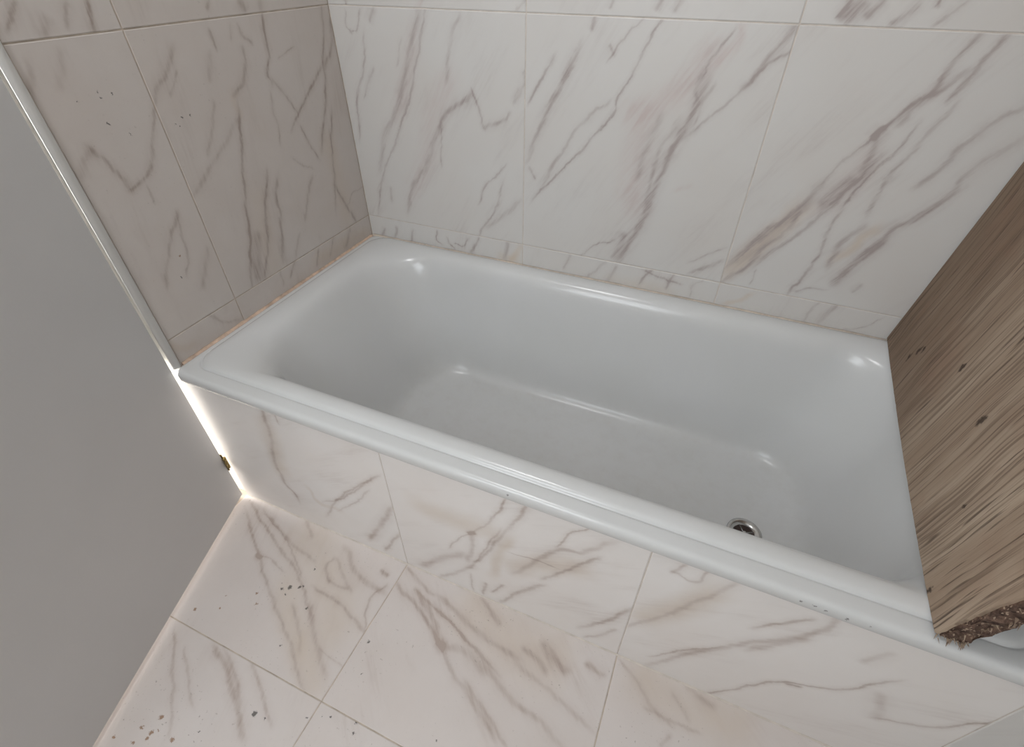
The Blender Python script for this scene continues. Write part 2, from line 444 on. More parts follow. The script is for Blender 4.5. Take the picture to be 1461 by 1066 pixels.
# ------------------------------------------------------------------ materials
class NT:
    """small wrapper that adds shader nodes"""

    def __init__(self, name):
        self.m = bpy.data.materials.new(name)
        self.m.use_nodes = True
        self.t = self.m.node_tree
        self.bsdf = self.t.nodes['Principled BSDF']

    def put(self, sock, v):
        if hasattr(v, 'is_linked') or hasattr(v, 'links'):
            self.t.links.new(v, sock)
        else:
            sock.default_value = v

    def math(self, op, a, b=None, c=None, clamp=False):
        n = self.t.nodes.new('ShaderNodeMath')
        n.operation = op
        n.use_clamp = clamp
        for i, v in enumerate((a, b, c)):
            if v is not None:
                self.put(n.inputs[i], v)
        return n.outputs[0]

    def vmath(self, op, a, b, out=0):
        n = self.t.nodes.new('ShaderNodeVectorMath')
        n.operation = op
        self.put(n.inputs[0], a)
        if b is not None:
            self.put(n.inputs[3 if op == 'SCALE' else 1], b)
        return n.outputs[1 if op in ('DOT_PRODUCT', 'LENGTH', 'DISTANCE') else 0]

    def rng(self, v, a, b, c, d, smooth=False):
        n = self.t.nodes.new('ShaderNodeMapRange')
        n.interpolation_type = 'SMOOTHSTEP' if smooth else 'LINEAR'
        self.put(n.inputs[0], v)
        for i, q in enumerate((a, b, c, d)):
            n.inputs[i + 1].default_value = q
        return n.outputs[0]

    def noise(self, vec, scale, detail=3.0, rough=0.5, dist=0.0, col=False):
        n = self.t.nodes.new('ShaderNodeTexNoise')
        self.put(n.inputs['Vector'], vec)
        n.inputs['Scale'].default_value = scale
        n.inputs['Detail'].default_value = detail
        n.inputs['Roughness'].default_value = rough
        n.inputs['Distortion'].default_value = dist
        return n.outputs['Color' if col else 'Fac']

    def pos(self):
        return self.t.nodes.new('ShaderNodeNewGeometry').outputs['Position']

    def obj(self):
        return self.t.nodes.new('ShaderNodeTexCoord').outputs['Object']

    def mapping(self, vec, loc=(0, 0, 0), rot=(0, 0, 0), scale=(1, 1, 1)):
        n = self.t.nodes.new('ShaderNodeMapping')
        self.put(n.inputs['Vector'], vec)
        n.inputs['Location'].default_value = loc
        n.inputs['Rotation'].default_value = rot
        n.inputs['Scale'].default_value = scale
        return n.outputs[0]

    def mix(self, fac, a, b, blend='MIX'):
        n = self.t.nodes.new('ShaderNodeMix')
        n.data_type = 'RGBA'
        n.blend_type = blend
        self.put(n.inputs[0], fac)
        self.put(n.inputs[6], a)
        self.put(n.inputs[7], b)
        return n.outputs[2]

    def bump(self, h, strength=0.2, dist=0.002):
        n = self.t.nodes.new('ShaderNodeBump')
        n.inputs['Strength'].default_value = strength
        n.inputs['Distance'].default_value = dist
        self.put(n.inputs['Height'], h)
        self.t.links.new(n.outputs[0], self.bsdf.inputs['Normal'])

    def set(self, colour=None, rough=None, spec=None, metal=None, coat=None):
        for k, v in (('Base Color', colour), ('Roughness', rough), ('Specular IOR Level', spec),
                     ('Metallic', metal), ('Coat Weight', coat)):
            if v is not None:
                self.put(self.bsdf.inputs[k], v)
        return self.m


def rgb(r, g, b):
    return (r, g, b, 1.0)


def plain(name, colour, rough=0.5, amount=0.04, scale=8.0, bump=0.0, bscale=300.0, spec=0.5, metal=0.0):
    n = NT(name)
    f = n.noise(n.pos(), scale, 4.0, 0.6)
    lo = tuple(c * (1 - amount) for c in colour[:3]) + (1,)
    hi = tuple(min(1, c * (1 + amount)) for c in colour[:3]) + (1,)
    n.set(n.mix(n.rng(f, 0.3, 0.7, 0, 1), lo, hi), rough, spec, metal)
    if bump:
        n.bump(n.noise(n.pos(), bscale, 3.0), bump, 0.001)
    return n.m


MARBLE = rgb(0.69, 0.675, 0.655)
VEIN_G = rgb(0.41, 0.35, 0.335)
VEIN_A = rgb(0.385, 0.315, 0.275)
VEIN_W = rgb(0.45, 0.365, 0.32)
VEIN_B = rgb(0.64, 0.54, 0.44)
VEIN_R = rgb(0.61, 0.53, 0.51)


def marble(key, plane, angle, seed, base=MARBLE, dirt=0.0, rough=0.33, vein=VEIN_G, scuff=0.0, grain=1.0):
    """polished marble tile: hand-laid veins in the tile's own plane plus streaky grain"""
    n = NT('marble_' + key)
    sep = n.t.nodes.new('ShaderNodeSeparateXYZ')
    n.t.links.new(n.pos(), sep.inputs[0])
    com = n.t.nodes.new('ShaderNodeCombineXYZ')
    for i, a in enumerate(plane):
        n.t.links.new(sep.outputs['XYZ'.index(a)], com.inputs[i])
    uv0 = com.outputs[0]
    off = n.vmath('ADD', uv0, (seed * 3.17, seed * 1.71, seed * 0.37))
    # ragged edges: the vein coordinates are shifted by two scales of noise
    w1 = n.vmath('SUBTRACT', n.noise(off, 26.0, 4.0, 0.62, col=True), (0.5, 0.5, 0.5))
    uv = n.vmath('MULTIPLY_ADD', w1, (0.017, 0.017, 0.0))
    n.t.links.new(uv0, uv.node.inputs[2])
    st = n.mapping(off, rot=(0, 0, -math.radians(angle)), scale=(1, 1, 1))
    streak = n.noise(n.vmath('MULTIPLY', st, (14.0, 120.0, 1.0)), 1.0, 4.0, 0.6)
    patch = n.noise(n.vmath('MULTIPLY', st, (5.0, 16.0, 1.0)), 1.0, 3.0, 0.55)
    brk = n.math('MULTIPLY', n.rng(streak, 0.38, 0.62, 1 - 0.45 * grain, 1 + 0.3 * grain), n.rng(patch, 0.33, 0.62, 0.6, 1.2))
    acc = {'g': 0.0, 'b': 0.0, 'r': 0.0}
    for (w, s, hue, pts) in VEINS.get(key, []):
        p0, p1 = Vector(pts[0]), Vector(pts[-1])
        L = max((p1 - p0).length, 1e-3)
        d = (p1 - p0) / L
        ext = (0.12 * L + 0.004) if hue == 'g' else 0.15 * L + 0.01
        p0 = p0 - d * ext
        L2 = L + 2 * ext
        nr = Vector((-d.y, d.x))
        prof = []
        for q in pts:
            r = Vector(q) - p0
            prof.append((min(max(r.dot(d) / L2, 0.0), 1.0), r.dot(nr)))
        prof.sort()
        A = max(0.02, 2.2 * max(abs(q[1]) for q in prof))
        t = n.math('MULTIPLY_ADD', n.vmath('DOT_PRODUCT', uv, (d.x / L2, d.y / L2, 0)), 1.0, -p0.dot(d) / L2)
        sv = n.math('SUBTRACT', n.vmath('DOT_PRODUCT', uv, (nr.x, nr.y, 0)), p0.dot(nr))
        if len(prof) > 2:
            fc = n.t.nodes.new('ShaderNodeFloatCurve')
            n.put(fc.inputs['Value'], t)
            c = fc.mapping.curves[0]
            used = [(0.0, 0.5 + prof[0][1] / A)]
            for (tt, ss) in prof:
                if tt - used[-1][0] > 0.012:
                    used.append((tt, 0.5 + ss / A))
            if used[-1][0] < 0.99:
                used.append((1.0, 0.5 + prof[-1][1] / A))
            c.points[0].location = used[0]
            c.points[1].location = used[-1]
            for q in used[1:-1]:
                c.points.new(*q)
            fc.mapping.update()
            sv = n.math('SUBTRACT', sv, n.math('MULTIPLY_ADD', fc.outputs[0], A, -0.5 * A))
        hw = w * 0.00125
        dist = n.math('ABSOLUTE', sv)
        core = n.rng(dist, 0.0, (0.62 if hue == 'g' else 1.0) * hw, 0.78 if hue == 'g' else 1.0, 0.0, True)
        if hue == 'g':
            core = n.math('ADD', core, n.rng(dist, 0.0, 1.5 * hw + 0.002, 0.34, 0.0, True))
        tap = n.rng(n.math('ABSOLUTE', n.math('SUBTRACT', t, 0.5)), 0.5, 0.5 - min(0.3, 1.6 * ext / L2), 0.0, 1.0, True)
        m = n.math('MULTIPLY', core, tap)
        acc[hue] = n.math('MULTIPLY_ADD', m, s * (1.12 if hue == 'g' else 1.1), acc[hue])
    # faint natural grain of the stone
    faint = n.math('MULTIPLY', n.rng(patch, 0.52, 0.75, 0.0, 0.28), n.rng(streak, 0.45, 0.7, 0.2, 1.0))
    cloud = n.rng(n.noise(off, 5.0, 3.0), 0.3, 0.75, 0.0, 1.0)
    col = n.mix(cloud, base, tuple(c * k for c, k in zip(base[:3], (0.975, 0.955, 0.94))) + (1,))
    if not isinstance(acc['r'], float):
        col = n.mix(n.math('MULTIPLY', acc['r'], brk, clamp=True), col, VEIN_R)
    if not isinstance(acc['b'], float):
        col = n.mix(n.math('MULTIPLY', acc['b'], n.rng(patch, 0.3, 0.7, 0.55, 1.1), clamp=True), col, VEIN_B)
    g = n.math('MULTIPLY', acc['g'], brk) if not isinstance(acc['g'], float) else 0.0
    g = n.math('ADD', g, faint)
    g = n.math('MINIMUM', g, 0.95)
    col = n.mix(g, col, vein)
    if dirt:
        f = n.rng(n.noise(off, 9.0, 5.0, 0.65), 0.35, 0.75, 0.0, dirt)
        col = n.mix(f, col, rgb(0.42, 0.33, 0.26))
    if scuff:
        f = n.math('MULTIPLY', n.rng(n.noise(off, 190.0, 2.0, 0.5), 0.68, 0.76, 0.0, scuff), n.rng(n.noise(off, 7.0, 3.0), 0.42, 0.62, 0.1, 1.0))
        col = n.mix(f, col, rgb(0.22, 0.17, 0.13))
    sp = SPECKS.get(key, [])
    if sp:
        w2 = n.vmath('SUBTRACT', n.noise(off, 260.0, 3.0, 0.6, col=True), (0.5, 0.5, 0.5))
        uvs = n.vmath('MULTIPLY_ADD', w2, (0.011, 0.011, 0.0))
        n.t.links.new(uv0, uvs.node.inputs[2])
        for kk, cc in (('k', rgb(0.075, 0.068, 0.06)), ('o', rgb(0.30, 0.17, 0.09))):
            a = None
            for (x, y, r, k) in sp:
                if k != kk:
                    continue
                q = n.rng(n.vmath('DISTANCE', uvs, (x, y, 0)), r * 0.55, r * 1.15, 0.85, 0.0, True)
                a = q if a is None else n.math('MAXIMUM', a, q)
            if a is not None:
                col = n.mix(a, col, cc)
    n.set(col, n.rng(patch, 0.3, 0.7, rough - 0.04, rough + 0.06), 0.45)
    return n.m


GROUT = plain('grout', rgb(0.54, 0.46, 0.38), 0.9, 0.25, 30.0)
GROUT_PALE = plain('grout_pale', rgb(0.66, 0.60, 0.54), 0.9, 0.15, 30.0)
PLASTER = plain('wall_paint', rgb(0.74, 0.73, 0.72), 0.8, 0.03, 3.0, 0.1, 90.0)
DARKENED = plain('bounce_cutting_grey', rgb(0.34, 0.32, 0.30), 0.9, 0.08, 4.0, 0.2, 60.0)  # unseen right wall, darkened so less light bounces from that side
CEIL = plain('ceiling_paint', rgb(0.85, 0.85, 0.84), 0.85, 0.02, 3.0)
DOOR_PAINT = plain('door_paint', rgb(0.67, 0.66, 0.655), 0.42, 0.025, 2.2, 0.12, 260.0)
JAMB_PAINT = plain('jamb_paint', rgb(0.87, 0.865, 0.84), 0.4, 0.03, 9.0)
BRASS = plain('hinge_brass', rgb(0.34, 0.25, 0.10), 0.38, 0.3, 120.0, metal=1.0)
CHROME = plain('drain_chrome', rgb(0.55, 0.54, 0.52), 0.22, 0.1, 90.0, metal=1.0)
HOLE = plain('drain_hole', rgb(0.035, 0.02, 0.016), 0.7, 0.2, 60.0)
SEAL = plain('old_sealant', rgb(0.62, 0.46, 0.35), 0.6, 0.3, 40.0, 0.3, 200.0)
SEAL_PALE = plain('pale_sealant', rgb(0.66, 0.58, 0.50), 0.6, 0.2, 25.0, 0.2, 200.0)
HALL = plain('hall_paint', rgb(0.80, 0.77, 0.72), 0.8, 0.02, 3.0)


# ------------------------------------------------------------------ tiles
def tile(parent, plane, a0, a1, b0, b1, face, out, mat, name='tile'):
    """one tile: a thin slab with eased edges. plane: 'xz' 'yz' 'xy'; face = coordinate of the
    visible face; out = +1/-1 direction in which it faces"""
    g = JOINT * 0.5
    a0, a1, b0, b1 = a0 + g, a1 - g, b0 + g, b1 - g
    e = min(0.0012, 0.2 * (a1 - a0), 0.2 * (b1 - b0))
    ca, cb = (a0 + a1) / 2, (b0 + b1) / 2
    ha, hb = (a1 - a0) / 2, (b1 - b0) / 2
    rings = ((-TT, 0.0), (-0.0006, 0.0), (0.0, e))
    vs, fs = [], []
    for (h, ins) in rings:
        for sa, sb in ((-1, -1), (1, -1), (1, 1), (-1, 1)):
            u, v, w = sa * (ha - ins), sb * (hb - ins), h * out
            vs.append({'xz': (u, w, v), 'yz': (w, u, v), 'xy': (u, v, w)}[plane])
    for k in (0, 4):
        for i in range(4):
            j = (i + 1) % 4
            fs.append((k + i, k + j, k + 4 + j, k + 4 + i))
    fs += [(8, 9, 10, 11), (3, 2, 1, 0)]
    me = bpy.data.meshes.new(name)
    me.from_pydata(vs, [], fs)
    bm = bmesh.new()
    bm.from_mesh(me)
    bmesh.ops.recalc_face_normals(bm, faces=bm.faces)
    bm.to_mesh(me)
    bm.free()
    o = new_obj(name, me, mat, parent)
    o.location = {'xz': (ca, face, cb), 'yz': (face, ca, cb), 'xy': (ca, cb, face)}[plane]
    return o


GEN = {}


def generic(plane, angle, i):
    k = (plane, i % 2)
    if k not in GEN:
        GEN[k] = marble('plain_%s_%d' % (plane, i % 2), plane, angle, 11 + i + 5 * len(GEN))
    return GEN[k]


# back wall -----------------------------------------------------------------
wall_back = boxes('wall_back', [((-0.12, D + TT, -0.05), (ROOM_X + 0.12, D + 0.12, ROOM_Z))], GROUT_PALE)
tag(wall_back, 'marble tiled wall running along the bathtub', None, None, 'structure')
bx = [0.0, 0.4986, 1.0085, 1.5150, ROOM_X]
bz = [RIM - 0.012, SK, TOP, TOP + TW, TOP + 2 * TW, ROOM_Z]
names = {(0, 0): 'B7', (1, 0): 'B8', (2, 0): 'B9', (0, 1): 'B1', (1, 1): 'B2', (2, 1): 'B3',
         (0, 2): 'B4', (1, 2): 'B5', (2, 2): 'B6'}
sd = 0
for j in range(5):
    for i in range(4):
        sd += 1
        k = names.get((i, j))
        mat = marble(k, 'XZ', 58 if j else 80, sd) if k else generic('XZ', 55, i + j)
        if j == 0 and i == 3:
            continue
        z0 = bz[j]
        tile(wall_back, 'xz', bx[i], bx[i + 1], z0, bz[j + 1], D, -1, mat)
for x0, x1 in ((1.515, ROOM_X),):
    tile(wall_back, 'xz', x0, x1, RIM + 0.002, SK, D, -1, generic('XZ', 55, 1))

# left wall (head of the bath, then the doorway) ------------------------------
AEND = 0.0129          # tiles stop here; the door frame follows
DOOR_W, DOOR_H = 0.72, 2.00
DJ = -0.010 - DOOR_W - 0.02
wl = [((-0.12, AEND - 0.001, -0.05), (-TT, D + TT, ROOM_Z)),
      ((-0.12, ROOM_Y0 - 0.12, -0.05), (-TT, DJ - 0.012, ROOM_Z)),
      ((-0.12, DJ - 0.012, DOOR_H + 0.03), (-TT, AEND - 0.001, ROOM_Z))]
wall_left = boxes('wall_left', wl, GROUT)
tag(wall_left, 'marble tiled wall at the head of the bathtub', None, None, 'structure')
wy = 0.1892
an = {(0, 0): 'A5', (1, 0): 'A6', (0, 1): 'A1', (1, 1): 'A2', (0, 2): 'A3', (1, 2): 'A4'}
A_BASE = rgb(0.68, 0.63, 0.595)
ay = [AEND, wy, D - 0.0005]
for j in range(5):
    for i in range(2):
        sd += 1
        k = an.get((i, j))
        mat = marble(k, 'YZ', 86, sd, A_BASE, 0.12 if j else 0.25, 0.33, VEIN_A, 0.2) if k else generic('YZ', 80, i + j)
        tile(wall_left, 'yz', ay[i], ay[i + 1], bz[j], bz[j + 1], 0.0, 1, mat)
for (y0, y1) in ((ROOM_Y0, ROOM_Y0 + 0.5), (ROOM_Y0 + 0.5, DJ - 0.012)):
    for (z0, z1) in ((0.002, SK), (SK, TOP), (TOP, TOP + TW), (TOP + TW, DOOR_H + 0.03), (DOOR_H + 0.03, ROOM_Z)):
        tile(wall_left, 'yz', y0, y1, z0, z1, 0.0, 1, generic('YZ', 80, int(z0 * 10)))
tile(wall_left, 'yz', DJ - 0.012, AEND, DOOR_H + 0.03, ROOM_Z, 0.0, 1, generic('YZ', 80, 1))

# floor -----------------------------------------------------------------------
floor = boxes('floor', [((-0.12, ROOM_Y0 - 0.12, -0.12), (ROOM_X + 0.12, D + 0.12, -TT))], GROUT)
tag(floor, 'marble tiled bathroom floor', None, None, 'structure')
F_BASE = rgb(0.72, 0.67, 0.645)
FY = -0.3084
fx = [0.0, 0.5005, 1.0046, 1.5050, ROOM_X]
fys = [0.0, FY, FY - 0.5055, FY - 1.011, ROOM_Y0]
fn = {(0, 0): 'F1', (1, 0): 'F2', (2, 0): 'F3', (0, 1): 'F4', (1, 1): 'F5'}
for j in range(4):
    for i in range(4):
        sd += 1
        k = fn.get((i, j))
        mat = marble(k, 'XY', -72 if i == 0 else -45, sd, F_BASE, 0.10, 0.4, VEIN_W, 0.55, 0.7) if k else generic('XY', -45, i + j)
        tile(floor, 'xy', fx[i], fx[i + 1], fys[j + 1], fys[j], 0.0, 1, mat)

# remaining shell ---------------------------------------------------------------
wall_right = boxes('wall_right', [((ROOM_X, ROOM_Y0 - 0.12, -0.05), (ROOM_X + 0.12, D + TT, ROOM_Z))], DARKENED)
tag(wall_right, 'unseen right wall in a grey darkened to cut bounced light', None, None, 'structure')
wf = [((-0.002, ROOM_Y0 - 0.12, -0.002), (WIN[0], ROOM_Y0, ROOM_Z)),
      ((WIN[1], ROOM_Y0 - 0.12, -0.002), (ROOM_X, ROOM_Y0, ROOM_Z)),
      ((WIN[0], ROOM_Y0 - 0.12, -0.002), (WIN[1], ROOM_Y0, WIN[2])),
      ((WIN[0], ROOM_Y0 - 0.12, WIN[3]), (WIN[1], ROOM_Y0, ROOM_Z))]
wall_front = boxes('wall_front', wf, PLASTER)
tag(wall_front, 'plain painted wall with the bathroom window', None, None, 'structure')
ceiling = boxes('ceiling', [((-0.12, ROOM_Y0 - 0.12, ROOM_Z), (ROOM_X + 0.12, D + 0.12, ROOM_Z + 0.1))], CEIL)
tag(ceiling, 'white painted bathroom ceiling', None, None, 'structure')
win = empty('window_1', ((WIN[0] + WIN[1]) / 2, ROOM_Y0 - 0.03, WIN[2]))
tag(win, 'white framed bathroom window facing the bathtub', None, None, 'structure')
fw = 0.04
wx, wz = (WIN[1] - WIN[0]) / 2, WIN[3] - WIN[2]
boxes('window_frame', [((-wx, -0.02, 0), (-wx + fw, 0.02, wz)), ((wx - fw, -0.02, 0), (wx, 0.02, wz)),
                       ((-wx + fw, -0.02, 0), (wx - fw, 0.02, fw)), ((-wx + fw, -0.02, wz - fw), (wx - fw, 0.02, wz))],
      JAMB_PAINT, win)

# the next room, lit by its own window: floor, walls and ceiling behind the door ---
hall = boxes('wall_hall', [((-1.95, -1.75, -0.05), (-1.85, 0.75, 2.40)), ((-1.85, -1.85, -0.05), (-0.12, -1.75, 2.40)),
                           ((-1.85, 0.65, -0.05), (-0.121, 0.75, 2.40)), ((-1.85, -1.75, 2.40), (-0.121, 0.65, 2.45))], HALL)
tag(hall, 'pale painted walls of the room behind the door', None, None, 'structure')
hallf = boxes('floor_hall', [((-1.85, -1.75, -0.05), (-0.121, 0.65, -0.001))], HALL)
tag(hallf, 'pale floor of the room behind the door', None, None, 'structure')

# door frame ----------------------------------------------------------------------
frame = boxes('trim_1', [((-0.118, AEND - 0.007, 0.0), (-0.0015, AEND - 0.0012, DOOR_H + 0.02)),
                         ((-0.118, DJ - 0.011, 0.0), (-0.0015, DJ - 0.004, DOOR_H + 0.02)),
                         ((-0.118, DJ - 0.011, DOOR_H + 0.02), (-0.0015, AEND - 0.0012, DOOR_H + 0.029))], JAMB_PAINT)
tag(frame, 'white painted frame of the doorway beside the bathtub', None, None, 'structure')

# rounded white bead that covers the edge of the tiles beside the door
bm = bmesh.new()
ring0, ring1 = [], []
for i in range(13):
    a = -math.pi / 2 + math.pi * i / 12
    for zz, rg in ((RIM + 0.001, ring0), (DOOR_H + 0.02, ring1)):
        rg.append(bm.verts.new((0.0003 + 0.0062 * math.cos(a), 0.0036 + 0.0086 * math.sin(a), zz)))
for i in range(12):
    bm.faces.new((ring0[i], ring0[i + 1], ring1[i + 1], ring1[i]))
bm.faces.new(ring0)
bm.faces.new(list(reversed(ring1)))
bm.faces.new((ring0[0], ring1[0], ring1[12], ring0[12]))
tag(from_bm('trim_2', bm, JAMB_PAINT, None, True), 'white rounded bead between the marble tiles and the door', None, None, 'structure')
stop = boxes('light_stop', [((-0.060, -0.034, RIM + 0.001), (-0.044, AEND - 0.0072, DOOR_H + 0.019))], JAMB_PAINT)  # unseen stop, shaped to block hall light leaking above the rim
tag(stop, 'white unseen door stop added to block hall light above the rim', None, None, 'structure')

# door, standing ajar into the bathroom ----------------------------------------------
DOOR_ANGLE = math.radians(18.5)
door = empty('door_1', (0.0, -0.010, 0.0), DOOR_ANGLE)
tag(door, 'plain white painted door standing ajar beside the bathtub', None, None, 'structure')
leaf = boxes('leaf', [((-0.038, -DOOR_W, 0.012), (0.0, 0.0, DOOR_H))], DOOR_PAINT, door, 0.0015)


def cyl(bm, c, r, h, seg=20, axis='z'):
    m = Matrix.Translation(c)
    bmesh.ops.create_cone(bm, cap_ends=True, segments=seg, radius1=r, radius2=r, depth=h, matrix=m)


for zc in (0.140, 1.020, 1.80):
    bm = bmesh.new()
    for k in range(3):
        cyl(bm, (0.0045, 0.001, zc + (k - 1) * 0.0125), 0.0042, 0.0115)
    hg = from_bm('hinge', bm, BRASS if zc < 0.5 else JAMB_PAINT, door, True)
    hg['label'] = 'small brass hinge knuckle' if zc < 0.5 else 'hinge knuckle painted white'
    bm = bmesh.new()
    add_box(bm, (-0.022, 0.0002, zc - 0.030), (0.003, 0.0016, zc + 0.030))
    from_bm('hinge_leaf', bm, BRASS if zc < 0.5 else JAMB_PAINT, hg)

# ------------------------------------------------------------------ tiled bath panel
apron = empty('tiled_bath_surround', (0.75, 0.0, 0.0))
tag(apron, 'marble tiled front surround under the outer rim of the bathtub', 'bath surround')


def child(o, parent):
    """keep world place while parenting to an unrotated Empty"""
    o.parent = parent
    o.location = o.location - parent.location
    return o


AP_TOP = 0.4085
bp = boxes('backing', [((0.0006, TT, 0.0003), (ROOM_X - 0.001, 0.03, AP_TOP - 0.001))], GROUT_PALE)
child(bp, apron)
ax = [0.0004, 0.4999, 1.0039, 1.4955, ROOM_X - 0.001]
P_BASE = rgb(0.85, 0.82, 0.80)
for i in range(4):
    sd += 1
    k = 'P%d' % (i + 1)
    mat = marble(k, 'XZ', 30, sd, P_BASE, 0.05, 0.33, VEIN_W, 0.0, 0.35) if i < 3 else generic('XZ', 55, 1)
    child(tile(None, 'xz', ax[i], ax[i + 1], 0.0005, AP_TOP, 0.0, -1, mat), apron)

bm = bmesh.new()
K = 80
prev = None
for i in range(K + 1):
    x = 0.002 + (ROOM_X - 0.004) * i / K
    a = 0.0030 * (1 + 0.5 * (random.random() - 0.5))
    ring = [bm.verts.new((x, -0.0001, 0.0001)), bm.verts.new((x, -a, 0.0001)), bm.verts.new((x, -0.0001, a))]
    if prev:
        for k in range(3):
            m = (k + 1) % 3
            bm.faces.new((prev[k], prev[m], ring[m], ring[k]))
    prev = ring
child(from_bm('grout_line', bm, GROUT_PALE), apron)

ledge = empty('bath_ledge', (1.72, 0.35, 0.0))
tag(ledge, 'marble tiled ledge past the end of the bathtub', 'ledge')
child(boxes('backing', [((1.5005, 0.031, 0.0003), (ROOM_X - 0.001, D - 0.001, RIM - 0.004))], GROUT_PALE), ledge)
child(tile(None, 'xy', 1.5005, ROOM_X - 0.002, -0.001, D - 0.002, RIM - 0.002, 1, generic('XY', -45, 1)), ledge)

# ------------------------------------------------------------------ bathtub
tub = empty('bathtub', (0.75, 0.35, 0.0))
tag(tub, 'white enamelled bathtub built in behind a marble panel', 'bathtub')


def enamel():
    n = NT('white_enamel')
    p = n.pos()
    f = n.noise(p, 6.0, 3.0)
    col = n.mix(n.rng(f, 0.35, 0.7, 0, 1), rgb(0.69, 0.695, 0.695), rgb(0.67, 0.675, 0.668))
    # dull worn patch on the bottom and a few chips on the front lip
    sep = n.t.nodes.new('ShaderNodeSeparateXYZ')
    n.t.links.new(p, sep.inputs[0])
    low = n.rng(sep.outputs[2], 0.10, 0.16, 1.0, 0.0, True)
    grime = n.math('MULTIPLY', n.rng(n.noise(p, 38.0, 4.0, 0.65), 0.45, 0.7, 0.0, 0.14), low)
    col = n.mix(grime, col, rgb(0.54, 0.51, 0.47))
    w = n.vmath('SUBTRACT', n.noise(p, 300.0, 3.0, 0.6, col=True), (0.5, 0.5, 0.5))
    pw = n.vmath('MULTIPLY_ADD', w, (0.012, 0.012, 0.012))
    n.t.links.new(p, pw.node.inputs[2])
    a = None
    for q, r in CHIPS:
        m = n.rng(n.vmath('DISTANCE', pw, q), r * 0.5, r, 0.8, 0.0, True)
        a = m if a is None else n.math('MAXIMUM', a, m)
    col = n.mix(a, col, rgb(0.12, 0.11, 0.11))
    n.set(col, n.math('ADD', n.math('MULTIPLY', low, 0.08), 0.17), 0.5, coat=0.0)
    return n.m


CHIPS = [((0.765, -0.0095, 0.426), 0.0028), ((1.205, -0.0095, 0.424), 0.0028), ((1.222, -0.0095, 0.425), 0.0026),
         ((1.236, -0.0095, 0.422), 0.0024), ((1.262, -0.0095, 0.421), 0.003), ((1.29, -0.0095, 0.423), 0.002)]
ENAMEL = enamel()


def rrect(x0, x1, y0, y1, rl, rr, z, nc=14, ns=(26, 12)):
    pts = []

    def arc(cx, cy, r, a0):
        for i in range(nc):
            a = a0 + (math.pi / 2) * i / nc
            pts.append((cx + r * math.cos(a), cy + r * math.sin(a), z))

    def side(p, q, k):
        for i in range(k):
            t = i / k
            pts.append((p[0] + (q[0] - p[0]) * t, p[1] + (q[1] - p[1]) * t, z))
    side((x0 + rl, y0), (x1 - rr, y0), ns[0])
    arc(x1 - rr, y0 + rr, rr, -math.pi / 2)
    side((x1, y0 + rr), (x1, y1 - rr), ns[1])
    arc(x1 - rr, y1 - rr, rr, 0)
    side((x1 - rr, y1), (x0 + rl, y1), ns[0])
    arc(x0 + rl, y1 - rl, rl, math.pi / 2)
    side((x0, y1 - rl), (x0, y0 + rl), ns[1])
    arc(x0 + rl, y0 + rl, rl, math.pi)
    return pts


LOOPS = [
    (0.006, 1.494, -0.002, 0.694, .010, .010, .4090),
    (0.003, 1.497, -0.007, 0.697, .012, .012, .4095),
    (0.003, 1.497, -0.0095, 0.697, .014, .014, .4130),
    (0.003, 1.497, -0.0100, 0.697, .014, .014, .4270),
    (0.0035, 1.4965, -0.0085, 0.6965, .014, .014, .4325),
    (0.006, 1.494, -0.0045, 0.695, .014, .014, .4358),
    (0.010, 1.490, 0.0000, 0.694, .016, .016, .4368),
    (0.019, 1.481, 0.0165, 0.6925, .045, .045, .4374),
    (0.0205, 1.4795, 0.0190, 0.6920, .046, .046, .4372),
    (0.0215, 1.4785, 0.0203, 0.6915, .046, .046, .4358),
    (0.0225, 1.4775, 0.0214, 0.6910, .047, .047, .4360),
    (0.0240, 1.4760, 0.0226, 0.6900, .048, .048, .4395),
    (0.0270, 1.4730, 0.0255, 0.6885, .050, .050, .4425),
    (0.0340, 1.4660, 0.0310, 0.6840, .055, .055, .4445),
    (0.0480, 1.4560, 0.0400, 0.6760, .075, .065, .4455),
    (0.0640, 1.4460, 0.0500, 0.6650, .100, .095, .4450),
    (0.0780, 1.4370, 0.0585, 0.6540, .125, .115, .4410),
    (0.0900, 1.4290, 0.0650, 0.6450, .145, .130, .4330),
    (0.0990, 1.4230, 0.0695, 0.6385, .155, .140, .4220),
    (0.1090, 1.4170, 0.0730, 0.6335, .160, .146, .4050),
    (0.1240, 1.4090, 0.0765, 0.6280, .160, .150, .3750),
    (0.1650, 1.3860, 0.0830, 0.6150, .155, .150, .2900),
    (0.2100, 1.3590, 0.0930, 0.6020, .145, .145, .2000),
    (0.2350, 1.3400, 0.1000, 0.5930, .140, .146, .1500),
    (0.2470, 1.3300, 0.1050, 0.5870, .138, .138, .1290),
    (0.2600, 1.3180, 0.1130, 0.5780, .134, .124, .1110),
    (0.2790, 1.3000, 0.1270, 0.5640, .126, .116, .0990),
    (0.3050, 1.2750, 0.1480, 0.5440, .112, .104, .0925),
    (0.3500, 1.2400, 0.1800, 0.5120, .095, .090, .0895),
    (0.4300, 1.1700, 0.2400, 0.4520, .070, .070, .0885),
    (0.5500, 1.0700, 0.3000, 0.3920, .040, .040, .0880),
]


